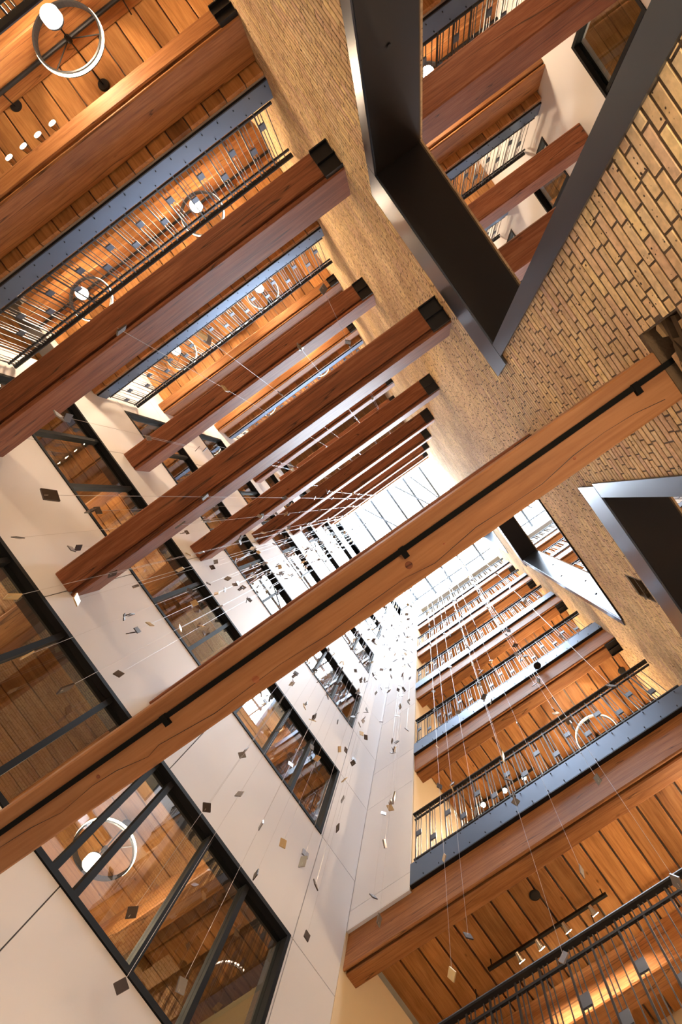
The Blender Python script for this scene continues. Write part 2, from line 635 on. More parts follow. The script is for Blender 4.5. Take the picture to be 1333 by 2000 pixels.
def ribbon(n, X, sgn, y0, y1, z0, z1, muls, label, fr='frame'):
    """sgn = +1: the room lies on the -X side of the glass"""
    global wn
    wd = struct('window_%d' % wn, label, (X, 0, z0))
    wn += 1
    a, b2 = (X - .13, X - .02) if sgn > 0 else (X + .02, X + .13)
    lo, hi = min(a, X + sgn * .012), max(b2, X + sgn * .012)
    MB().box(lo, hi, y0, y1, z0, z0 + .055).build('sill_frame', fr, wd)
    MB().box(lo, hi, y0, y1, z1 - .055, z1).build('head_frame', fr, wd)
    MB().box(lo, hi, y0, y0 + .05, z0 + .055, z1 - .055).build('jamb_frame', fr, wd)
    MB().box(lo, hi, y1 - .05, y1, z0 + .055, z1 - .055).build('jamb_frame', fr, wd)
    ed = [y0 + .05] + list(muls) + [y1 - .05]
    for m_ in muls:
        MB().box(a, b2, m_ - .03, m_ + .03, z0 + .055, z1 - .055).build('mullion', fr, wd)
    xm = (a + b2) / 2
    for i, (p, q) in enumerate(zip(ed, ed[1:])):
        p2 = p + (.03 if i else 0)
        q2 = q - (.03 if i < len(ed) - 2 else 0)
        MB().box(xm - .004, xm + .004, p2, q2, z0 + .055, z1 - .055).build('pane', 'glass', wd)
    return wd


for n in range(1, 7):
    ribbon(n, XW, 1, WY0, WY1, fz(n) + .44, fz(n) + 2.24, MUL,
           'black framed window band in the white wall, %s of the bands in the stack' % LV[n])
ribbon(0, XW, 1, WY0, WY1, GROUND + .9, GROUND + 3.0, MUL, 'black framed window band at lobby level below the white wall')

# return wall and white block beside the lower right galleries
XR = -3.0
rw = struct('wall_return', 'white panelled wall returning from the corner to the lower right galleries', (XW, YS, 6.65))
zr = [6.65, 6.97]
for n in range(2, 7):
    zr += [fz(n) + 2.24, fz(n + 1) - .14]
zr[-1] = SKY - .1
MB().box(XW - .3, XR - .016, YS + .016, YS + .045, 6.666, SKY - .1).box(XW - .3, XR - .016, YS + .045, YSB, 7.11, SKY - .1).build('wall_core', 'white', rw)
for a, b2 in zip(zr, zr[1:]):
    MB().box(XW + .002, XR, YS, YS + .016, a + .004, b2 - .004).build('panel', 'white', rw)
MB().box(XR - .016, XR, YS + .045, YSB, 7.11, SKY - .1).build('side_panel', 'cream', rw)
MB().box(XW + .002, XR, YS, YS + .045, 6.634, 6.65).build('soffit_panel', 'white', rw)
w2 = struct('wall_corner', 'cream wall at the left end of the lowest right gallery')
MB().box(XW - .3, XW, YS, YSB, GROUND, 6.63).build('wall_slab', 'cream', w2)

# ------------------------------------------------------------------ brick wall (right) with steel lined openings
OPS = [(-2.73, -.80, GROUND, 5.2), (.96, 3.16, GROUND, 5.12), (1.0, 3.18, 8.0, 15.8), (1.0, 3.2, 18.8, 26.0)]
POCK = (-.04, .42, 2.50, 2.87)
POCK2 = (2.06, 2.36, 5.80, 6.22)
bw = struct('wall_brick', 'cream brick wall with large steel lined openings on the right side of the atrium')
mb = MB()
for (a, b2, c, e) in rects_minus(YNB, YSB, GROUND, SKY, OPS + [POCK, POCK2]):
    mb.box(XB + .0042, XB2, a, b2, c, e)
mb.box(XB + .25, XB2, *POCK2)
mb.build('mortar_bed', 'mortar', bw)

MB().box(XB + .11, XB2, *POCK).build('pocket_back', 'rubble', bw)
MB().box(XB + .012, XB + .11, POCK[0], POCK[0] + .01, POCK[2], POCK[3]).box(XB + .012, XB + .11, POCK[1] - .01, POCK[1], POCK[2], POCK[3]).build('pocket_side', 'rubble', bw)
LP, HP, JT = .213, .070, .0115
bl = []
rnd = random.Random(3)
nz = int((SKY - GROUND) / HP)
for k in range(nz):
    z0 = GROUND + k * HP
    off = (k % 2) * LP / 2 + rnd.uniform(-.03, .03)
    y = YNB - LP + off
    header = (k % 7 == 3)
    lp = LP / 2 if header else LP
    while y < YSB:
        l_ = lp * rnd.uniform(.94, 1.03)
        a, b2 = max(y, YNB), min(y + l_ - JT, YSB)
        y += l_
        for o_ in OPS + [POCK, POCK2]:
            if z0 + HP > o_[2] + .01 and z0 < o_[3] - .01:
                if a < o_[0] < b2:
                    b2 = o_[0]
                elif a < o_[1] < b2:
                    a = o_[1]
                elif o_[0] <= a and b2 <= o_[1]:
                    a = b2
        if b2 - a > .03:
            bl.append((a, b2, z0 + rnd.uniform(0, .003), z0 + HP - .0125 - rnd.uniform(0, .003), rnd.uniform(-.001, .001)))
# the bricks that show largest become single pieces
score = []
for i, (a, b2, c, e, dx) in enumerate(bl):
    if c < .9:
        continue
    px, py = proj((XB, (a + b2) / 2, (c + e) / 2))
    if -20 < px < 1353 and -20 < py < 2020:
        score.append((-(1.0 / c), i))
score.sort()
single = {i for _, i in score[:290]}
vv, ff, tone = [], [], []


def brick_shape(a, b2, c, e, x0, jit, rr):
    i_ = .003
    j = lambda s: rr.uniform(-s, s)
    fr_ = [(x0 + j(jit), a + i_ + j(jit), c + i_ + j(jit)), (x0 + j(jit), b2 - i_ + j(jit), c + i_ + j(jit)),
           (x0 + j(jit), b2 - i_ + j(jit), e - i_ + j(jit)), (x0 + j(jit), a + i_ + j(jit), e - i_ + j(jit))]
    bk = [(x0 + .003, a, c), (x0 + .003, b2, c), (x0 + .003, b2, e), (x0 + .003, a, e)]
    rr_ = [(x0 + .045, p[1], p[2]) for p in bk]
    return fr_ + bk + rr_, [(0, 3, 2, 1), (0, 1, 5, 4), (1, 2, 6, 5), (2, 3, 7, 6), (3, 0, 4, 7), (4, 5, 9, 8), (5, 6, 10, 9), (6, 7, 11, 10), (7, 4, 8, 11)]


for i, (a, b2, c, e, dx) in enumerate(bl):
    if i in single:
        ym, zm = (a + b2) / 2, (c + e) / 2
        v_, f_ = brick_shape(a - ym, b2 - ym, c - zm, e - zm, 0, .0015, rnd)
        mb = MB().poly(v_, f_)
        inst(mesh_of(mb, 'brick', 'brick'), 'brick', (XB + dx, ym, zm), bw)
        continue
    v_, f_ = brick_shape(a, b2, c, e, XB + dx, .001, rnd)
    n0 = len(vv)
    vv += v_
    f_ = f_[:9]
    ff += [tuple(q + n0 for q in x_) for x_ in f_]
    tone += [rnd.random()] * len(f_)
me = bpy.data.meshes.new('brick_courses')
me.from_pydata(vv, [], ff)
me.materials.append(M['brick'])
at = me.attributes.new('tone', 'FLOAT', 'FACE')
at.data.foreach_set('value', tone)
me.update()
o = bpy.data.objects.new('brick_courses', me)
COL.objects.link(o)
o.parent = bw
o['kind'] = 'stuff'
# back side of the wall, towards the farther atrium
mb = MB()
for (a, b2, c, e) in rects_minus(YNB, YSB, GROUND, SKY, OPS):
    mb.box(XB2, XB2 + .02, a, b2, c, e)
mb.build('brick_back_face', 'brick', bw)
# broken bricks in the pocket under the near beam
for k in range(16):
    yc = rnd.uniform(POCK[0] + .05, POCK[1] - .05)
    zc = rnd.uniform(POCK[2] + .03, POCK[3] - .02)
    s = rnd.uniform(.03, .06)
    pts = []
    for sx in (-1, 1):
        for sy in (-1, 1):
            for sz in (-1, 1):
                pts.append((XB + .10 + sx * s * rnd.uniform(.6, 1.5) * .8, yc + sy * s * rnd.uniform(.6, 1.6), zc + sz * s * .5 * rnd.uniform(.5, 1.3)))
    MB().poly(pts, [(0, 1, 3, 2), (4, 6, 7, 5), (0, 4, 5, 1), (2, 3, 7, 6), (0, 2, 6, 4), (1, 5, 7, 3)]).build('broken_brick', 'rubble' if k % 3 else 'brick', bw)
# old joist pocket on the right of the wall
jp = struct('trim_2', 'small dark joist pocket left open in the brick wall')
MB().box(XB, XB + .24, 2.06, 2.075, 5.80, 6.22).box(XB, XB + .24, 2.345, 2.36, 5.80, 6.22).box(XB, XB + .24, 2.075, 2.345, 6.20, 6.22) \
    .box(XB, XB + .24, 2.075, 2.345, 5.99, 6.005).box(XB + .22, XB + .249, 2.075, 2.345, 5.80, 6.20).build('iron_shoe', 'rubble', jp)

# steel linings
TH = .012


def lining(name, label, y0, y1, z0, z1, fl=.13, head=.5, tip0=.12, tip1=.22, sill=False, bolts=()):
    s_ = struct(name, label, (XB, y0, z1))
    L_ = MB().box(XB - .01, XB2 - .02, y0, y0 + TH, z0, z1).build('jamb_lining', 'lining', s_)
    R_ = MB().box(XB - .01, XB2 - .02, y1 - TH, y1, z0, z1).build('jamb_lining', 'flange' if bolts else 'lining', s_)
    MB().box(XB - .01, XB2 - .02, y0, y1, z1 - TH, z1).build('head_lining', 'lining', s_)
    MB().box(XB - .03, XB - .01, y0 - tip0, y1 + tip1, z1 - .004, z1 + head).build('head_plate', 'flange', s_)
    MB().box(XB - .028, XB - .01, y0 - fl, y0 + .004, z0, z1 - .006).build('jamb_plate', 'flange', s_)
    MB().box(XB - .028, XB - .01, y1 - .004, y1 + fl, z0, z1 - .006).build('jamb_plate', 'flange', s_)
    if sill:
        MB().box(XB - .02, XB2, y0, y1, z0 - .03, z0).build('sill_plate', 'lining', s_)
    for (x_, z_) in bolts:
        MB().tube((x_, y1 - TH - .012, z_), (x_, y1 - TH, z_), .022, 10).build('bolt_hole', 'black', R_)
    return s_, L_


s_, L_ = lining('door_1', 'tall black steel lined opening through the brick wall, upper of the two big ones', *OPS[0][:2], GROUND, 5.2)
MB().tube((XB + .22, OPS[0][0] + TH, 3.92), (XB + .22, OPS[0][0] + TH + .01, 3.92), .018, 12).build('bolt_hole', 'black', L_)
lining('door_2', 'black steel lined opening in the brick wall at the right edge', *OPS[1][:2], GROUND, 5.12, fl=.15)
lining('window_20', 'steel lined opening high in the brick wall with bright bolted plate', *OPS[2], sill=True, fl=.1, head=.4,
       bolts=[(XB + .16, 9.6), (XB + .3, 10.6), (XB + .14, 11.9), (XB + .3, 13.2)])
lining('window_21', 'topmost steel lined opening in the brick wall near the skylight', *OPS[3], sill=True, fl=.1, head=.3, bolts=[(XB + .2, 20.5), (XB + .2, 23)])


# ------------------------------------------------------------------ timber beams
def beam_shape(mb, x0, x1, y0, y1, z0, z1, ch=.014):
    prof = [(y0 + ch, z0), (y1 - ch, z0), (y1, z0 + ch), (y1, z1 - ch), (y1 - ch, z1), (y0 + ch, z1), (y0, z1 - ch), (y0, z0 + ch)]
    return mb.prism_x(x0, x1, prof)


def shoe(parent, x, sgn, y0, y1, z):
    """open two-celled iron shoe under a beam end; sgn = direction towards the wall"""
    xa, xb = x - sgn * .23, x
    lo, hi = min(xa, xb), max(xa, xb)
    ym = (y0 + y1) / 2
    mb = MB()
    mb.box(lo, hi, y0 - .012, y0, z - .055, z + .02)
    mb.box(lo, hi, ym - .006, ym + .006, z - .055, z - .002)
    mb.box(lo, hi, y1, y1 + .012, z - .055, z + .02)
    mb.box(lo, hi, y0, y1, z - .012, z - .001)
    return mb.build('iron_shoe', 'black', parent)


def beam(label, x0, x1, y0, y1, z0, z1, mat, ply=False, shoes=(), group=None, name='timber_beam'):
    t = thing(name, label, 'beam', ((x0 + x1) / 2, (y0 + y1) / 2, z0), group)
    w_ = min(.05, (y1 - y0) * .15)
    if ply and (y0 + y1) < 0:
        beam_shape(MB(), x0, x1, y0, y1 - w_ - .026, z0, z1).build('main_ply', mat, t)
        beam_shape(MB(), x0, x1, y1 - w_, y1, z0 + .008, z1 - .01).build('side_ply', mat, t)
        MB().box(x0, x1, y1 - w_ - .026, y1 - w_, z0 + .06, z1 - .02).build('filler', mat, t)
    elif ply:
        beam_shape(MB(), x0, x1, y0 + w_ + .026, y1, z0, z1).build('main_ply', mat, t)
        beam_shape(MB(), x0, x1, y0, y0 + w_, z0 + .008, z1 - .01).build('side_ply', mat, t)
        MB().box(x0, x1, y0 + w_, y0 + w_ + .026, z0 + .06, z1 - .02).build('filler', mat, t)
    else:
        beam_shape(MB(), x0, x1, y0, y1, z0, z1).build('timber', mat, t)
    for (x, s) in shoes:
        shoe(t, x, s, y0 + .03, y1 - .03, z0)
    return t


# the near beam right over the camera
nb = thing('timber_beam', 'long orange fir beam crossing nearest the camera with a black conduit under it', 'beam', (-1.3, .215, 2.88))
beam_shape(MB(), XW + .001, XB + .05, .07, .36, 2.88, 3.34, .010).build('timber', 'beam0', nb)
# knots and a long drying check on the underside
for (px, py, rr) in ((500, 1327, .021), (799, 1104, .021), (192, 1517, .012), (868, 1062, .006), (1123, 895, .009)):
    v = ray(px, py)
    p = v * (2.88 / v[2])
    MB().lathe((p[0], p[1], 2.8785), [(rr * .4, -.0015), (rr * .9, -.001), (rr, .0015)], 18).build('knot', 'red', nb)
chk = []
for (px, py) in ((0, 1655), (60, 1617), (120, 1587), (180, 1535), (228, 1505), (290, 1478), (310, 1455), (420, 1393), (550, 1296), (640, 1240), (720, 1180), (790, 1130), (850, 1100), (930, 1030), (1000, 985), (1060, 945), (1120, 890), (1180, 845), (1240, 808), (1300, 780)):
    v = ray(px, py)
    p = v * (2.88 / v[2])
    chk.append((p[0], p[1]))
pts, fc = [], []
for i, (x, y) in enumerate(chk):
    wd = .0026 * (1 + .5 * math.sin(i * 2.1))
    pts += [(x, y - wd / 2, 2.8788), (x, y + wd / 2, 2.8788), (x, y + wd / 2, 2.8835), (x, y - wd / 2, 2.8835)]
for i in range(len(chk) - 1):
    a = 4 * i
    for j in range(4):
        fc.append((a + j, a + (j + 1) % 4, a + 4 + (j + 1) % 4, a + 4 + j))
MB().poly(pts, fc).build('drying_check', 'black', nb)
cd = thing('conduit', 'thin black conduit strip clipped along the underside of the near beam', 'conduit', (-1.3, .165, 2.86))
MB().box(XW + .02, XB + .12, .150, .180, 2.858, 2.879).build('conduit_tube', 'conduit', cd)
for px, py in ((1240, 752), (785, 1073), (320, 1402)):
    v = ray(px, py)
    p = v * (2.865 / v[2])
    MB().box(p[0] - .016, p[0] + .016, .146, .212, 2.853, 2.8795).build('clip', 'conduit', cd)

for n in range(2, 8):
    z0 = fz(n) - .98 if n == 2 else fz(n) - .93
    zt = z0 + .55
    beam('deep red void beam beside the upper left galleries, %s from the bottom' % LV[n], XW + .001, XB + .02, -3.85, -3.48, z0, zt, 'red', True, [(XB, 1)],
         'void beams nearer the upper left galleries')
    beam('deep red void beam over the middle of the atrium, %s from the bottom' % LV[n], XW + .001, XB + .02, -1.77, -1.42, z0, zt, 'red', True, [(XB, 1)],
         'void beams over the middle of the atrium')
    if n == 2:
        beam('red timber beam directly above the near orange beam', XW + .001, XB + .02, .10, .40, z0, zt, 'red', False, [(XB, 1)])
    if n < 7:
        beam('red beam beyond the brick wall beside the upper railings there, %s level' % LV[n], XB2 + .02, XF - .01, -3.78, -3.42, z0 + .05, zt, 'red', False,
             group='beams beyond the brick wall')
        beam('red beam beyond the brick wall nearest the steel opening, %s level' % LV[n], XB2 + .02, XF - .01, -1.77, -1.45, z0, zt, 'red', False,
             group='beams beyond the brick wall')

# ------------------------------------------------------------------ galleries
rod_me, thick_me, plate_me, bolt_me = {}, None, None, None
RAILH = 1.17
b0 = MB().box(-.005, .005, -.005, .005, .09, RAILH - .04)
rod_me = mesh_of(b0, 'baluster', 'rod')
b0 = MB().box(-.009, .009, -.012, .012, .0, RAILH - .04)
thick_me = mesh_of(b0, 'post', 'black')
b0 = MB().box(-.052, .052, -.010, .010, -.055, .055)
plate_me = mesh_of(b0, 'square_plate', 'railplate')


def railing(label, x0, x1, y, z, detail, group):
    t = thing('balcony_railing', label, 'railing', ((x0 + x1) / 2, y, z), group)
    MB().prism_x(x0 + .02, x1 - .02, [(y - .03, z + RAILH - .02), (y + .03, z + RAILH - .02), (y + .034, z + RAILH), (y + .024, z + RAILH + .022), (y - .024, z + RAILH + .022), (y - .034, z + RAILH)]).build('top_rail', 'black', t)
    MB().box(x0 + .04, x1 - .04, y - .014, y + .014, z + RAILH - .16, z + RAILH - .135).build('upper_rail', 'black', t)
    MB().box(x0 + .04, x1 - .04, y - .014, y + .014, z + .075, z + .10).build('bottom_rail', 'black', t)
    rr = random.Random(int(abs(x0 * 100 + y * 10 + z * 7)))
    x = x0 + .07
    rods, posts, plates = [], [], []
    k = 0
    while x < x1 - .12:
        posts.append(x)
        rods += [x + .045, x + .09]
        plates.append((x + .045, (.64, .36)[k % 2] + rr.uniform(-.03, .03)))
        if x + .19 < x1 - .06:
            rods.append(x + .185)
        x += (.255, .275)[k % 2]
        k += 1
    if detail:
        for x in rods:
            inst(rod_me, 'baluster', (x, y, z), t)
        for x in posts:
            inst(thick_me, 'post', (x, y, z), t)
        for x, h in plates:
            inst(plate_me, 'square_plate', (x, y, z + h), t)
    else:
        mb = MB()
        for x in rods:
            mb.box(x - .006, x + .006, y - .005, y + .005, z + .09, z + RAILH - .04)
        for x in posts:
            mb.box(x - .009, x + .009, y - .012, y + .012, z, z + RAILH - .04)
        mb.build('baluster', 'rod', t)['kind'] = 'stuff'
        for x, h in plates:
            inst(plate_me, 'square_plate', (x, y, z + h), t)
    return t


plank_me = {}


def planks(parent, x0, x1, y0, y1, z, w0=.285, gap=.007):
    x = x0
    k = 0
    rr = random.Random(int(abs(z * 13 + y0 * 5 + x0)))
    while x < x1 - .02:
        w_ = min(w0 * rr.uniform(.93, 1.07), x1 - x)
        key = (round(w_, 3), round(y1 - y0, 3), gap)
        if key not in plank_me:
            a, h = w_ / 2 - gap, (y1 - y0) / 2
            plank_me[key] = mesh_of(MB().prism_y(-h, h, [(-a, .006), (-a + .006, 0), (a - .006, 0), (a, .006), (a, .06), (-a, .06)]), 'plank', 'plank')
        inst(plank_me[key], 'plank', (x + w_ / 2, (y0 + y1) / 2, z + rr.uniform(-.002, .004)), parent)
        x += w_


def pendant(label, x, y, zc, group, ring_drop=.67, disc_drop=.92, lit=True, power=None):
    """ring pendant: canopy, stem, hub, three spokes, black hoop lit inside, round lamp below"""
    t = thing('ring_pendant', label, 'pendant lamp', (x, y, zc), group)
    MB().lathe((x, y, zc), [(.065, -.03), (.07, -.02), (.07, -.001)], 20).build('canopy', 'black', t)
    MB().tube((x, y, zc - .03), (x, y, zc - disc_drop + .05), .009, 8).build('stem', 'black', t)
    zr_ = zc - ring_drop
    hub = MB().lathe((x, y, zr_), [(.03, -.03), (.036, 0), (.03, .03)], 16).build('hub', 'black', t)
    mb = MB()
    for k in range(3):
        a = .5 + k * 2 * math.pi / 3
        mb.tube((x, y, zr_), (x + .37 * math.cos(a), y + .37 * math.sin(a), zr_), .006, 6)
    mb.build('spoke', 'black', hub)
    hp = MB().ring((x, y, zr_), .365, .385, -.035, .035).build('hoop', 'black', t)
    MB().ring((x, y, zr_), .3855, .391, -.016, .016).build('led_strip', 'ring', hp)
    sh = MB().lathe((x, y, zc - disc_drop), [(.09, .012), (.10, .03), (.06, .075), (.02, .08)], 28).build('lamp_body', 'black', t)
    MB().lathe((x, y, zc - disc_drop), [(.085, -.075), (.098, -.06), (.100, .011)], 28).build('lamp_lens', 'lamp', t)
    lt = bpy.data.lights.new('pendant_light', 'POINT')
    lt.energy = power or LAMP_W
    lt.color = WARM
    lt.shadow_soft_size = .12
    lo = bpy.data.objects.new('pendant_light', lt)
    lo.location = (0, 0, -disc_drop - .22)
    lo.parent = t
    COL.objects.link(lo)
    return t


def track(label, x0, x1, y, zc, heads, aim, group=None, lit=True):
    t = thing('track_light', label, 'track light', ((x0 + x1) / 2, y, zc), group)
    MB().box(x0, x1, y - .02, y + .02, zc - .14, zc - .105).build('track_bar', 'black', t)
    for x in (x0 + .05, x1 - .05):
        MB().tube((x, y, zc - .105), (x, y, zc), .008, 6).build('hanger', 'black', t)
    for x in heads:
        h_ = MB().tube((x, y, zc - .14), (x, y, zc - .20), .007, 6).build('stem', 'black', t)
        c0 = Vector((x, y, zc - .20))
        dv = Vector(aim).normalized()
        MB().tube(c0 - dv * .05, c0 + dv * .06, .025, 14, .05).build('spot_head', 'chrome', h_)
        MB().tube(c0 + dv * .0605, c0 + dv * .066, .044, 14).build('bulb', 'bulb', h_)
        lt = bpy.data.lights.new('spot_light', 'SPOT')
        lt.energy = 40
        lt.color = WARM
        lt.spot_size = 1.3
        lt.spot_blend = .6
        lt.shadow_soft_size = .04
        lo = bpy.data.objects.new('spot_light', lt)
        lo.location = c0 + dv * .075 - Vector(((x0 + x1) / 2, y, zc))
        lo.rotation_euler = dv.to_track_quat('-Z', 'Y').to_euler()
        lo.parent = t
        COL.objects.link(lo)
    return t


bolt_me = mesh_of(MB().tube((0, -.008, 0), (0, .008, 0), .007, 6), 'bolt', 'black')


def gallery(n, where, x0, x1, ye, yb, detail, chan, xceil=None, beam_off=.16, beam_w=.26, shoes=(), back_off=None):
    """one gallery floor: slab, planks under it, edge channel, railing and the beams that carry it"""
    z = fz(n)
    s = 1 if yb > ye else -1
    xc0, xc1 = xceil or (x0, x1)
    fl = struct('floor', 'timber gallery floor, %s of the %s' % (LV[n], where), ((x0 + x1) / 2, ye, z))
    ya, yc = min(ye + s * .03, yb), max(ye + s * .03, yb)
    MB().box(x0, x1, ya, yc, z - .32, z).build('slab', 'slab', fl)
    if xceil and xceil != (x0, x1):
        MB().box(xc0, x0, ya, yc, z - .32, z - .05).build('slab', 'slab', fl)
    cl = struct('ceiling', 'plank ceiling under the gallery floor, %s of the %s' % (LV[n], where), ((x0 + x1) / 2, ye, z - .4))
    planks(cl, xc0, xc1, ya, yc, z - .385, gap=.013 if s > 0 else .007)
    ch = MB()
    y0, y1 = min(ye, ye + s * .022), max(ye, ye + s * .022)
    ch.box(x0, x1, y0, y1, z - chan, z + .02)
    f0, f1 = min(ye, ye + s * .10), max(ye, ye + s * .10)
    co_ = ch.build('edge_channel', 'channel', fl)
    MB().box(x0, x1, f0 + .001, f1, z - chan - .018, z - chan - .001).build('channel_flange', 'black', fl)
    if detail:
        x = x0 + .1
        while x < x1 - .05:
            for zz in (z - .03, z - chan + .05):
                inst(bolt_me, 'bolt', (x + (.12 if zz < z - .1 else 0), ye - s * .006, zz), co_)
            x += .245
    railing('black balcony railing with square plates, %s of the %s' % (LV[n], where), x0, x1, ye + s * .035, z + .02, detail, 'railings of the %s' % where)
    by0, by1 = sorted((ye + s * beam_off, ye + s * (beam_off + beam_w)))
    bot = z - 1.0
    beam('orange timber edge beam under the %s of the %s' % (LV[n], where), xc0 + .001, xc1 - .001, by0, by1, bot, z - .388, 'fir', True, shoes, 'edge beams of the %s' % where)
    ob = back_off or 1.55
    by0, by1 = sorted((ye + s * ob, ye + s * (ob + .28)))
    beam('inner ceiling beam under the %s of the %s' % (LV[n], where), xc0 + .001, xc1 - .001, by0, by1, z - .93, z - .388, 'fir', False, (), 'inner beams of the %s' % where)
    if n > 1:
        yp = ye + s * (1.515 if s < 0 else 1.63)
        pt = thing('sprinkler_pipe', 'black ceiling pipe under the %s of the %s' % (LV[n], where), 'pipe', ((x0 + x1) / 2, yp, z - .6))
        MB().tube((xc0, yp, z - .62), (xc1, yp, z - .62), .024, 10).build('pipe_run', 'black', pt)
        for q in range(3):
            xx = xc0 + (q + .5) * (xc1 - xc0) / 3
            MB().tube((xx, yp, z - .62), (xx, yp, z - .387), .008, 6).build('hanger', 'black', pt)


NN, NS = 'upper left galleries', 'lower right galleries'
for n in range(1, 7):
    det = n <= 3
    gallery(n, NN, XW, XB, YN, YNB, det, .27, shoes=[(XB, 1)])
    gallery(n, NS, XR if n > 1 else XW, XB, YS, YSB, det, .38, xceil=(XW, XB) if n <= 2 else None, beam_off=.05, beam_w=.28, back_off=2.15, shoes=[(XB, 1)])
    gallery(n, 'upper galleries beyond the brick wall', XB2 + .02, XF, -4.7, YNB, n in (2, 3), .27)
    gallery(n, 'lower galleries beyond the brick wall', XB2 + .02, XF, YS, YSB, False, .30, beam_off=.05)
    if n < 6:
        zc = fz(n + 1) - .387
        for x in (-.25, -2.76):
            if n == 1 and x < -1:
                continue
            pendant('ring pendant lamp towards the %s on the %s upper left gallery' % ('brick wall' if x > -1 else 'white wall', LV[n]), x, -6.35, zc, 'ring pendants of the %s' % NN)
        if n > 1:
            pendant('ring pendant lamp above the %s lower right gallery' % LV[n], .15, 5.25 + .1, zc, 'ring pendants of the %s' % NS)
        pendant('ring pendant lamp beyond the brick wall on the %s upper gallery' % LV[n], 4.2, -5.75, zc, 'ring pendants beyond the brick wall')
        pendant('ring pendant lamp beyond the brick wall on the %s lower gallery' % LV[n], 4.0, 5.4, zc, 'ring pendants beyond the brick wall')

pendant('ring pendant lamp above the lowest lower right gallery', .92, 5.35, fz(2) - .387, 'ring pendants of the %s' % NS, power=50)  # added out of view to brighten the plank ceiling here
# spots, detectors
track('row of four lit spotlights under the ceiling at the upper left edge', -1.75, -.75, -6.12, fz(2) - .387, [-1.66, -1.44, -1.22, -1.0], (.0, -.45, -.9))
track('short row of lit spotlights behind the upper left railing of the third level', -2.0, -.9, -6.2, fz(4) - .387, [-1.9, -1.6, -1.3, -1.05], (.1, .35, -.9))
track('track light with four spot heads under the lower right plank ceiling', -2.75, -.95, 5.40, fz(2) - .387, [-2.3, -2.0, -1.6, -1.2], (.1, .75, -.55))
track('track light with lit spots behind the lower right railing', -2.6, -1.2, 5.5, fz(3) - .387, [-2.4, -1.9, -1.45], (0, -.3, -.9))
for (px, py, z, lb) in ((32, 207, 6.712, 'round dark ceiling speaker in the planks at the upper left edge'), (1045, 1748, 6.712, 'round dark ceiling speaker in the lower right plank ceiling'),
                        (1215, 1310, 10.33, 'round dark ceiling speaker under the second lowest lower right gallery'), (1050, 1300, 10.33, 'round dark ceiling speaker over the middle of the second lower right gallery')):
    v = ray(px, py)
    p = v * (z / v[2])
    t = thing('ceiling_speaker', lb, 'speaker', (p[0], p[1], z))
    MB().lathe((p[0], p[1], z), [(.05, -.012), (.066, -.008), (.068, -.0005)], 24).build('grille', 'black', t)
    MB().ring((p[0], p[1], z), .066, .072, -.011, 0).build('rim', 'black', t)

# ------------------------------------------------------------------ rooms behind the white wall
for n in range(1, 7):
    z = fz(n + 1) if n < 6 else ROOF + .35
    fl = struct('floor', 'floor slab of the rooms behind the white wall, %s' % LV[n], (-6.2, -.7, fz(n)))
    MB().box(-8.3, XW - .3, YNB, YS, fz(n) - .32, fz(n)).build('slab', 'slab', fl)
    cl = struct('ceiling', 'plank ceiling of the rooms behind the white wall, %s' % LV[n], (-6.2, -.7, z - .4))
    planks(cl, -8.3, XW - .3, YNB, YS, z - .385, .30)
    for yb in (-3.66, -1.6, .25, 2.3):
        beam('timber beam in the room behind the %s window band' % LV[n], -8.29, XW - .301, yb - .15, yb + .15, z - .95, z - .388, 'fir', group='beams inside the window rooms')
    for yl in (-2.6, 1.25):
        pendant('ring pendant lamp behind the %s window band, %s end' % (LV[n], 'lower' if yl > 0 else 'upper'), -5.6, yl, z - .387, 'ring pendants inside the window rooms', ring_drop=.5, disc_drop=.72, power=55)

# ------------------------------------------------------------------ window wall beyond the brick wall
fwl = struct('wall_right', 'white wall with windows beyond the brick wall')
fh = [(-4.45, 3.1, fz(n) + .32, fz(n) + 1.86) for n in range(1, 7)]
mb = MB()
for (a, b2, c, e) in rects_minus(YNB, YSB, GROUND, SKY - .1, fh):
    mb.box(XF, XF + .25, a, b2, c, e)
mb.build('wall_slab', 'white', fwl)
for n in range(1, 7):
    ribbon(n, XF, -1, -4.45, 3.1, fz(n) + .32, fz(n) + 1.86, [-3.55, -2.4, -1.2, 0, 1.2, 2.2], 'dark window band beyond the brick wall, %s level' % LV[n])
    fl = struct('floor', 'floor slab of the rooms beyond the farther window wall, %s' % LV[n], (7.7, -.7, fz(n)))
    MB().box(XF + .25, 9.2, YNB, YSB, fz(n) - .32, fz(n)).build('slab', 'slab', fl)
    if n < 6:
        cl = struct('ceiling', 'plank ceiling of the rooms beyond the farther window wall, %s' % LV[n], (7.7, -.7, fz(n + 1) - .4))
        planks(cl, XF + .25, 9.2, YNB, YSB, fz(n + 1) - .385, .30)
        pendant('ring pendant lamp behind the %s farther window band' % LV[n], 7.3, -3.6, fz(n + 1) - .387, 'ring pendants beyond the brick wall', power=8)

# unseen lobby lamps, added to light the near beam and brick from below
for k, (x, y, zc, pw) in enumerate(((-1.2, -6.4, fz(1) - .387, 110), (-.8, 5.5, fz(1) - .387, 110), (4.0, -5.7, fz(1) - .387, 90), (4.0, 5.4, fz(1) - .387, 90))):
    pendant('added unseen ring pendant in the lobby below gallery %s' % ('at upper left', 'at lower right', 'beyond the wall at upper right', 'beyond the wall at right')[k], x, y, zc, 'added lobby ring pendants', power=pw)

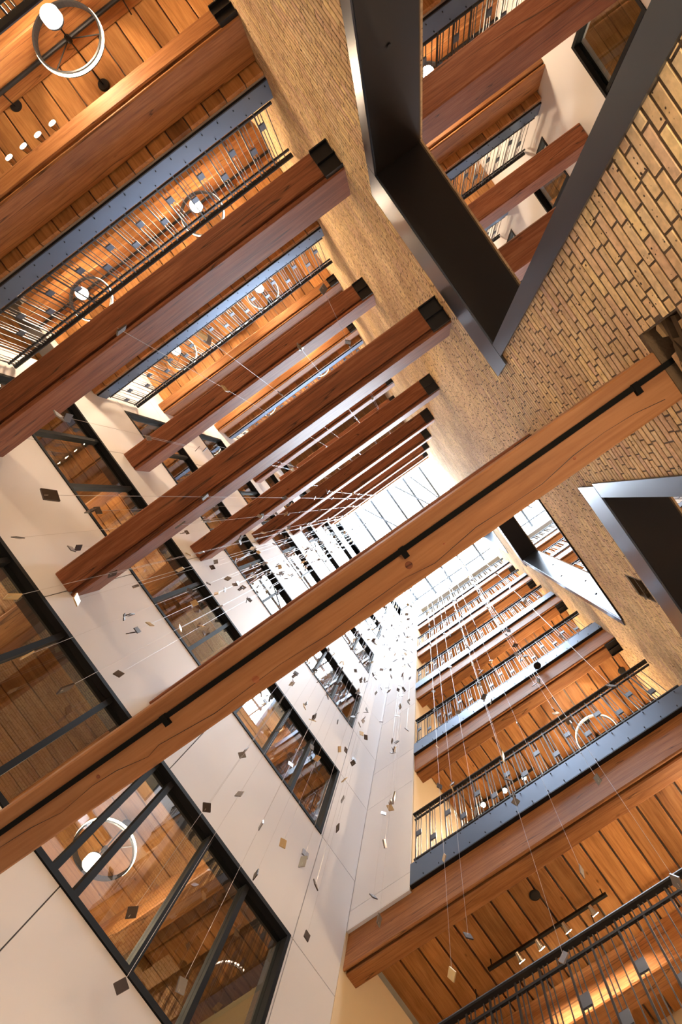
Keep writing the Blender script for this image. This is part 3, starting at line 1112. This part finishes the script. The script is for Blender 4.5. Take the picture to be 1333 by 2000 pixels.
# added sconces, unseen below the frame, to light the near brick and beam
for k, (x, y, sg, lb) in enumerate(((XB, -.28, -1, 'added unseen lobby sconce on the brick pier between the openings'), (XB, .62, -1, 'added unseen lobby sconce on the brick pier under the near beam'), (XB, -4.2, -1, 'added unseen lobby sconce on the brick wall at upper left'))):
    zc = .55 if sg < 0 else -.1
    t = thing('added_sconce', lb, 'added wall lamp', (x, y, zc))
    MB().box(min(x + sg * .001, x + sg * .025), max(x + sg * .001, x + sg * .025), y - .05, y + .05, zc - .12, zc + .12).build('back_plate', 'black', t)
    MB().tube((x + sg * .02, y, zc - .05), (x + sg * .16, y, zc - .05), .012, 8).build('arm', 'black', t)
    MB().lathe((x + sg * .17, y, zc - .06), [(.05, 0), (.075, .05), (.08, .16), (.074, .16), (.06, .06), (.04, .02)], 20).build('shade', 'black', t)
    MB().lathe((x + sg * .17, y, zc - .03), [(.02, 0), (.04, .04), (.03, .09), (.008, .105)], 16).build('bulb', 'bulb', t)
    lt = bpy.data.lights.new('added_sconce_light', 'POINT')
    lt.energy = 22
    lt.color = WARM
    lt.shadow_soft_size = .05
    lo = bpy.data.objects.new('added_sconce_light', lt)
    lo.location = (sg * .17, 0, .13)
    lo.parent = t
    COL.objects.link(lo)

# ------------------------------------------------------------------ hanging art: wires strung with small plates
PL = .095
pm = {}
for mname in ('pdark', 'ptan', 'pgrey'):
    pm[mname] = mesh_of(MB().box(-PL * .42, PL * .42, -.006, .006, -PL * .5, PL * .5), 'plate', mname)
WIRES = [
    # px, py of the lowest plate, its apparent size, finish, where it hangs
    (237, 1926, 25, 'pdark', 'before the white wall at the bottom left corner'),
    (355, 1925, 25, 'pgrey', 'before the lower left window near the bottom edge'),
    (258, 1782, 22, 'pdark', 'before the lit lamp in the lower left window'),
    (510, 1612, 17, 'pgrey', 'before the white wall right of the lower left window'),
    (592, 1683, 19, 'pgrey', 'beside the upright panel joint in the white wall'),
    (500, 1708, 16, 'pdark', 'just right of the frame of the lower left window'),
    (617, 1728, 18, 'pdark', 'right of the upright panel joint, above the corner'),
    (600, 1828, 15, 'pdark', 'a single brown square by the lower white corner'),
    (770, 1558, 18, 'pgrey', 'before the white return wall, upper cluster'),
    (752, 1648, 18, 'pgrey', 'before the white return wall, lower cluster'),
    (730, 1751, 14, 'pdark', 'before the foot of the white return wall'),
    (741, 1797, 18, 'pgrey', 'over the left end of the lower right edge beam'),
    (868, 1675, 14, 'ptan', 'against the steel channel near its left end'),
    (930, 1587, 14, 'pgrey', 'against the lower right railing, left part'),
    (1137, 1702, 18, 'pgrey', 'over the lower right plank ceiling, tilted diamond'),
    (915, 1828, 15, 'pdark', 'over the lower right plank ceiling, dark diamond'),
    (883, 1903, 19, 'ptan', 'over the lower right planks near the bottom edge'),
    (1102, 1870, 24, 'pgrey', 'in front of the bottom right handrail'),
    (1322, 1722, 26, 'pgrey', 'before the bottom right handrail at the right edge'),
    (1168, 1522, 16, 'pgrey', 'over the lower right edge beam, right part'),
    (983, 1478, 17, 'ptan', 'across the handrail of the second lower right gallery'),
    (1008, 1566, 12, 'pgrey', 'against the bluish channel of the lower right gallery'),
    (1055, 1335, 13, 'ptan', 'across the railing of the third lower right gallery'),
    (1045, 1337, 9, 'pgrey', 'below the channel of the third lower right gallery'),
    (1195, 1340, 18, 'pdark', 'across the second lower right handrail, right part'),
    (632, 565, 17, 'pgrey', 'before the upper left galleries close to the brick wall'),
    (237, 645, 24, 'pdark', 'against the large upper left void beam'),
    (397, 656, 20, 'ptan', 'before the blue channel of the third upper left gallery'),
    (585, 677, 12, 'pgrey', 'before the upper left void beam of the third level'),
    (632, 738, 9, 'pgrey', 'before the middle void beam, upper part'),
    (98, 967, 27, 'pdark', 'in front of the white panel at the left edge'),
    (35, 1050, 16, 'pgrey', 'at the far left edge above the dark window'),
    (177, 998, 20, 'pdark', 'beside the lower frame of the upper left window'),
    (150, 1171, 22, 'ptan', 'a pale gold plate before the left white panel'),
    (220, 1121, 13, 'pdark', 'before the white panel under the middle void beam'),
    (265, 1145, 12, 'pgrey', 'close to the frame of the middle left window'),
    (243, 1205, 15, 'pdark', 'before the middle of the left white panel'),
    (293, 1219, 11, 'ptan', 'a small pale plate before the left white panel'),
    (257, 1236, 12, 'pdark', 'before the left white panel, lower part'),
    (232, 1316, 17, 'pdark', 'before the left white panel near the near beam'),
    (128, 1345, 26, 'pdark', 'before the dark left window'),
    (53, 1280, 22, 'ptan', 'before the upright bar of the dark left window'),
    (25, 1165, 18, 'ptan', 'before the upper part of the dark left window'),
        (352, 1025, 17, 'pgrey', 'before the white panel between the void beams'),
    (290, 855, 12, 'pgrey', 'before the left end of the third void beam'),
    (115, 812, 20, 'pgrey', 'before the dark corner of the upper left window'),
    (140, 1072, 15, 'pgrey', 'against the left end of the middle void beam'),
    (270, 1032, 10, 'pgrey', 'against the underside of the middle void beam'),
    (380, 1178, 13, 'ptan', 'before the middle left window, pale'),
    (352, 1227, 13, 'ptan', 'before the lower bar of the middle left window'),
    (553, 1647, 13, 'ptan', 'a small tan plate right of the lower left window'),
    (404, 1577, 14, 'pdark', 'before the white panel over the lower left window'),
    (660, 1617, 10, 'pdark', 'by the lower corner of the second right-hand window'),
    (690, 1490, 10, 'pdark', 'before the white corner above the second window'),
    (575, 1320, 9, 'pdark', 'before the white band under the near beam'),
    (595, 1380, 9, 'ptan', 'before the white band beside the second window'),
    (515, 1375, 12, 'ptan', 'before the second window below the near beam'),
    (695, 1310, 7, 'pdark', 'high before the white wall, upper right group'),
    (745, 1345, 7, 'pgrey', 'high before the return wall'),
    (420, 870, 9, 'pgrey', 'before the fourth level void beams'),
    
    (700, 720, 8, 'pgrey', 'before the void beams near the brick wall'),
    (960, 1370, 8, 'pgrey', 'before the fourth lower right gallery'),
    (880, 1240, 6, 'pgrey', 'high before the lower right galleries'),
]
ORD = ['leftmost', 'second', 'third', 'fourth', 'fifth', 'sixth', 'seventh', 'eighth', 'ninth', 'tenth', 'eleventh', 'twelfth', 'thirteenth', 'fourteenth', 'fifteenth', 'sixteenth']
hi = sorted(((705, 1330), (690, 1400), (772, 1290), (790, 1238), (782, 1380), (676, 1465), (768, 1470), (800, 1300), (655, 1335), (730, 1250), (745, 1410), (715, 1440), (660, 1410), (795, 1425), (640, 1360), (760, 1350)))
for k, q in enumerate(hi):
    WIRES.append((*q, 8, 'pdark', 'high by the white corner, %s from the left' % ORD[k] if k else 'high by the white corner, leftmost there'))
hi = sorted(((560, 1130), (540, 1160), (470, 1150), (488, 1172), (415, 1108), (600, 1072), (520, 1120), (445, 1130), (505, 990), (560, 941), (620, 900), (471, 1050), (680, 870), (640, 960)))
for k, q in enumerate(hi):
    WIRES.append((*q, 9, 'pdark' if q[1] > 1000 else 'pgrey', 'high between the void beams, %s from the left' % ORD[k] if k else 'high between the void beams, leftmost there'))
SPOTS = []
BANDS = [(-3.90, -3.43), (-1.82, -1.37), (.02, .45)]
wr = random.Random(11)
for (px, py, s, fin, where) in WIRES:
    v = ray(px, py)
    z = 1050 * PL / s * .95
    for f_ in (1, .95, 1.05, .9, 1.1, .85, 1.15, .8, .75, .7):
        p = v * (z * f_ / v[2])
        ok = not any(a < p[1] < b2 for a, b2 in BANDS) and -3.85 < p[0] < 1.30 and -5.1 < p[1] < 3.85 and not any(abs(p[0] - q[0]) < .13 and abs(p[1] - q[1]) < .13 for q in SPOTS)
        if ok:
            break
    if not ok:
        zmax = z
        while True:
            p = v * (zmax / v[2])
            if not any(a < p[1] < b2 for a, b2 in BANDS) and -3.85 < p[0] < 1.30 and -5.1 < p[1] < 3.85:
                break
            zmax *= .96
            if zmax < .8:
                break
    x, y, z = p
    SPOTS.append((x, y))
    ztop = SKY + .006 if y > SKY0 + .03 else ROOF - .0795
    t = thing('hanging_strand', 'wire of small plates, lowest plate %s' % where, 'hanging art', (x, y, z), 'wires of the hanging art piece')
    MB().tube((x, y, z - .05), (x, y, ztop), .0017, 5).build('wire', 'wire', t)
    zz = z
    first = True
    while zz < min(ztop - 2, 23):
        m_ = fin if first else wr.choice(['pdark', 'pgrey', 'pgrey', 'ptan'])
        ang = wr.uniform(0, math.pi)
        inst(pm[m_], 'plate', (x, y, zz), t, (wr.uniform(-.5, .5), wr.uniform(-.6, .6), ang))
        if wr.random() < .3:
            inst(pm[wr.choice(['pdark', 'pgrey'])], 'plate', (x + wr.uniform(-.01, .01), y, zz + .12), t, (wr.uniform(-.3, .3), 0, ang + 1.2))
        zz += wr.uniform(1.6, 3.4) if s > 9 else wr.uniform(.9, 2.2)
        first = False
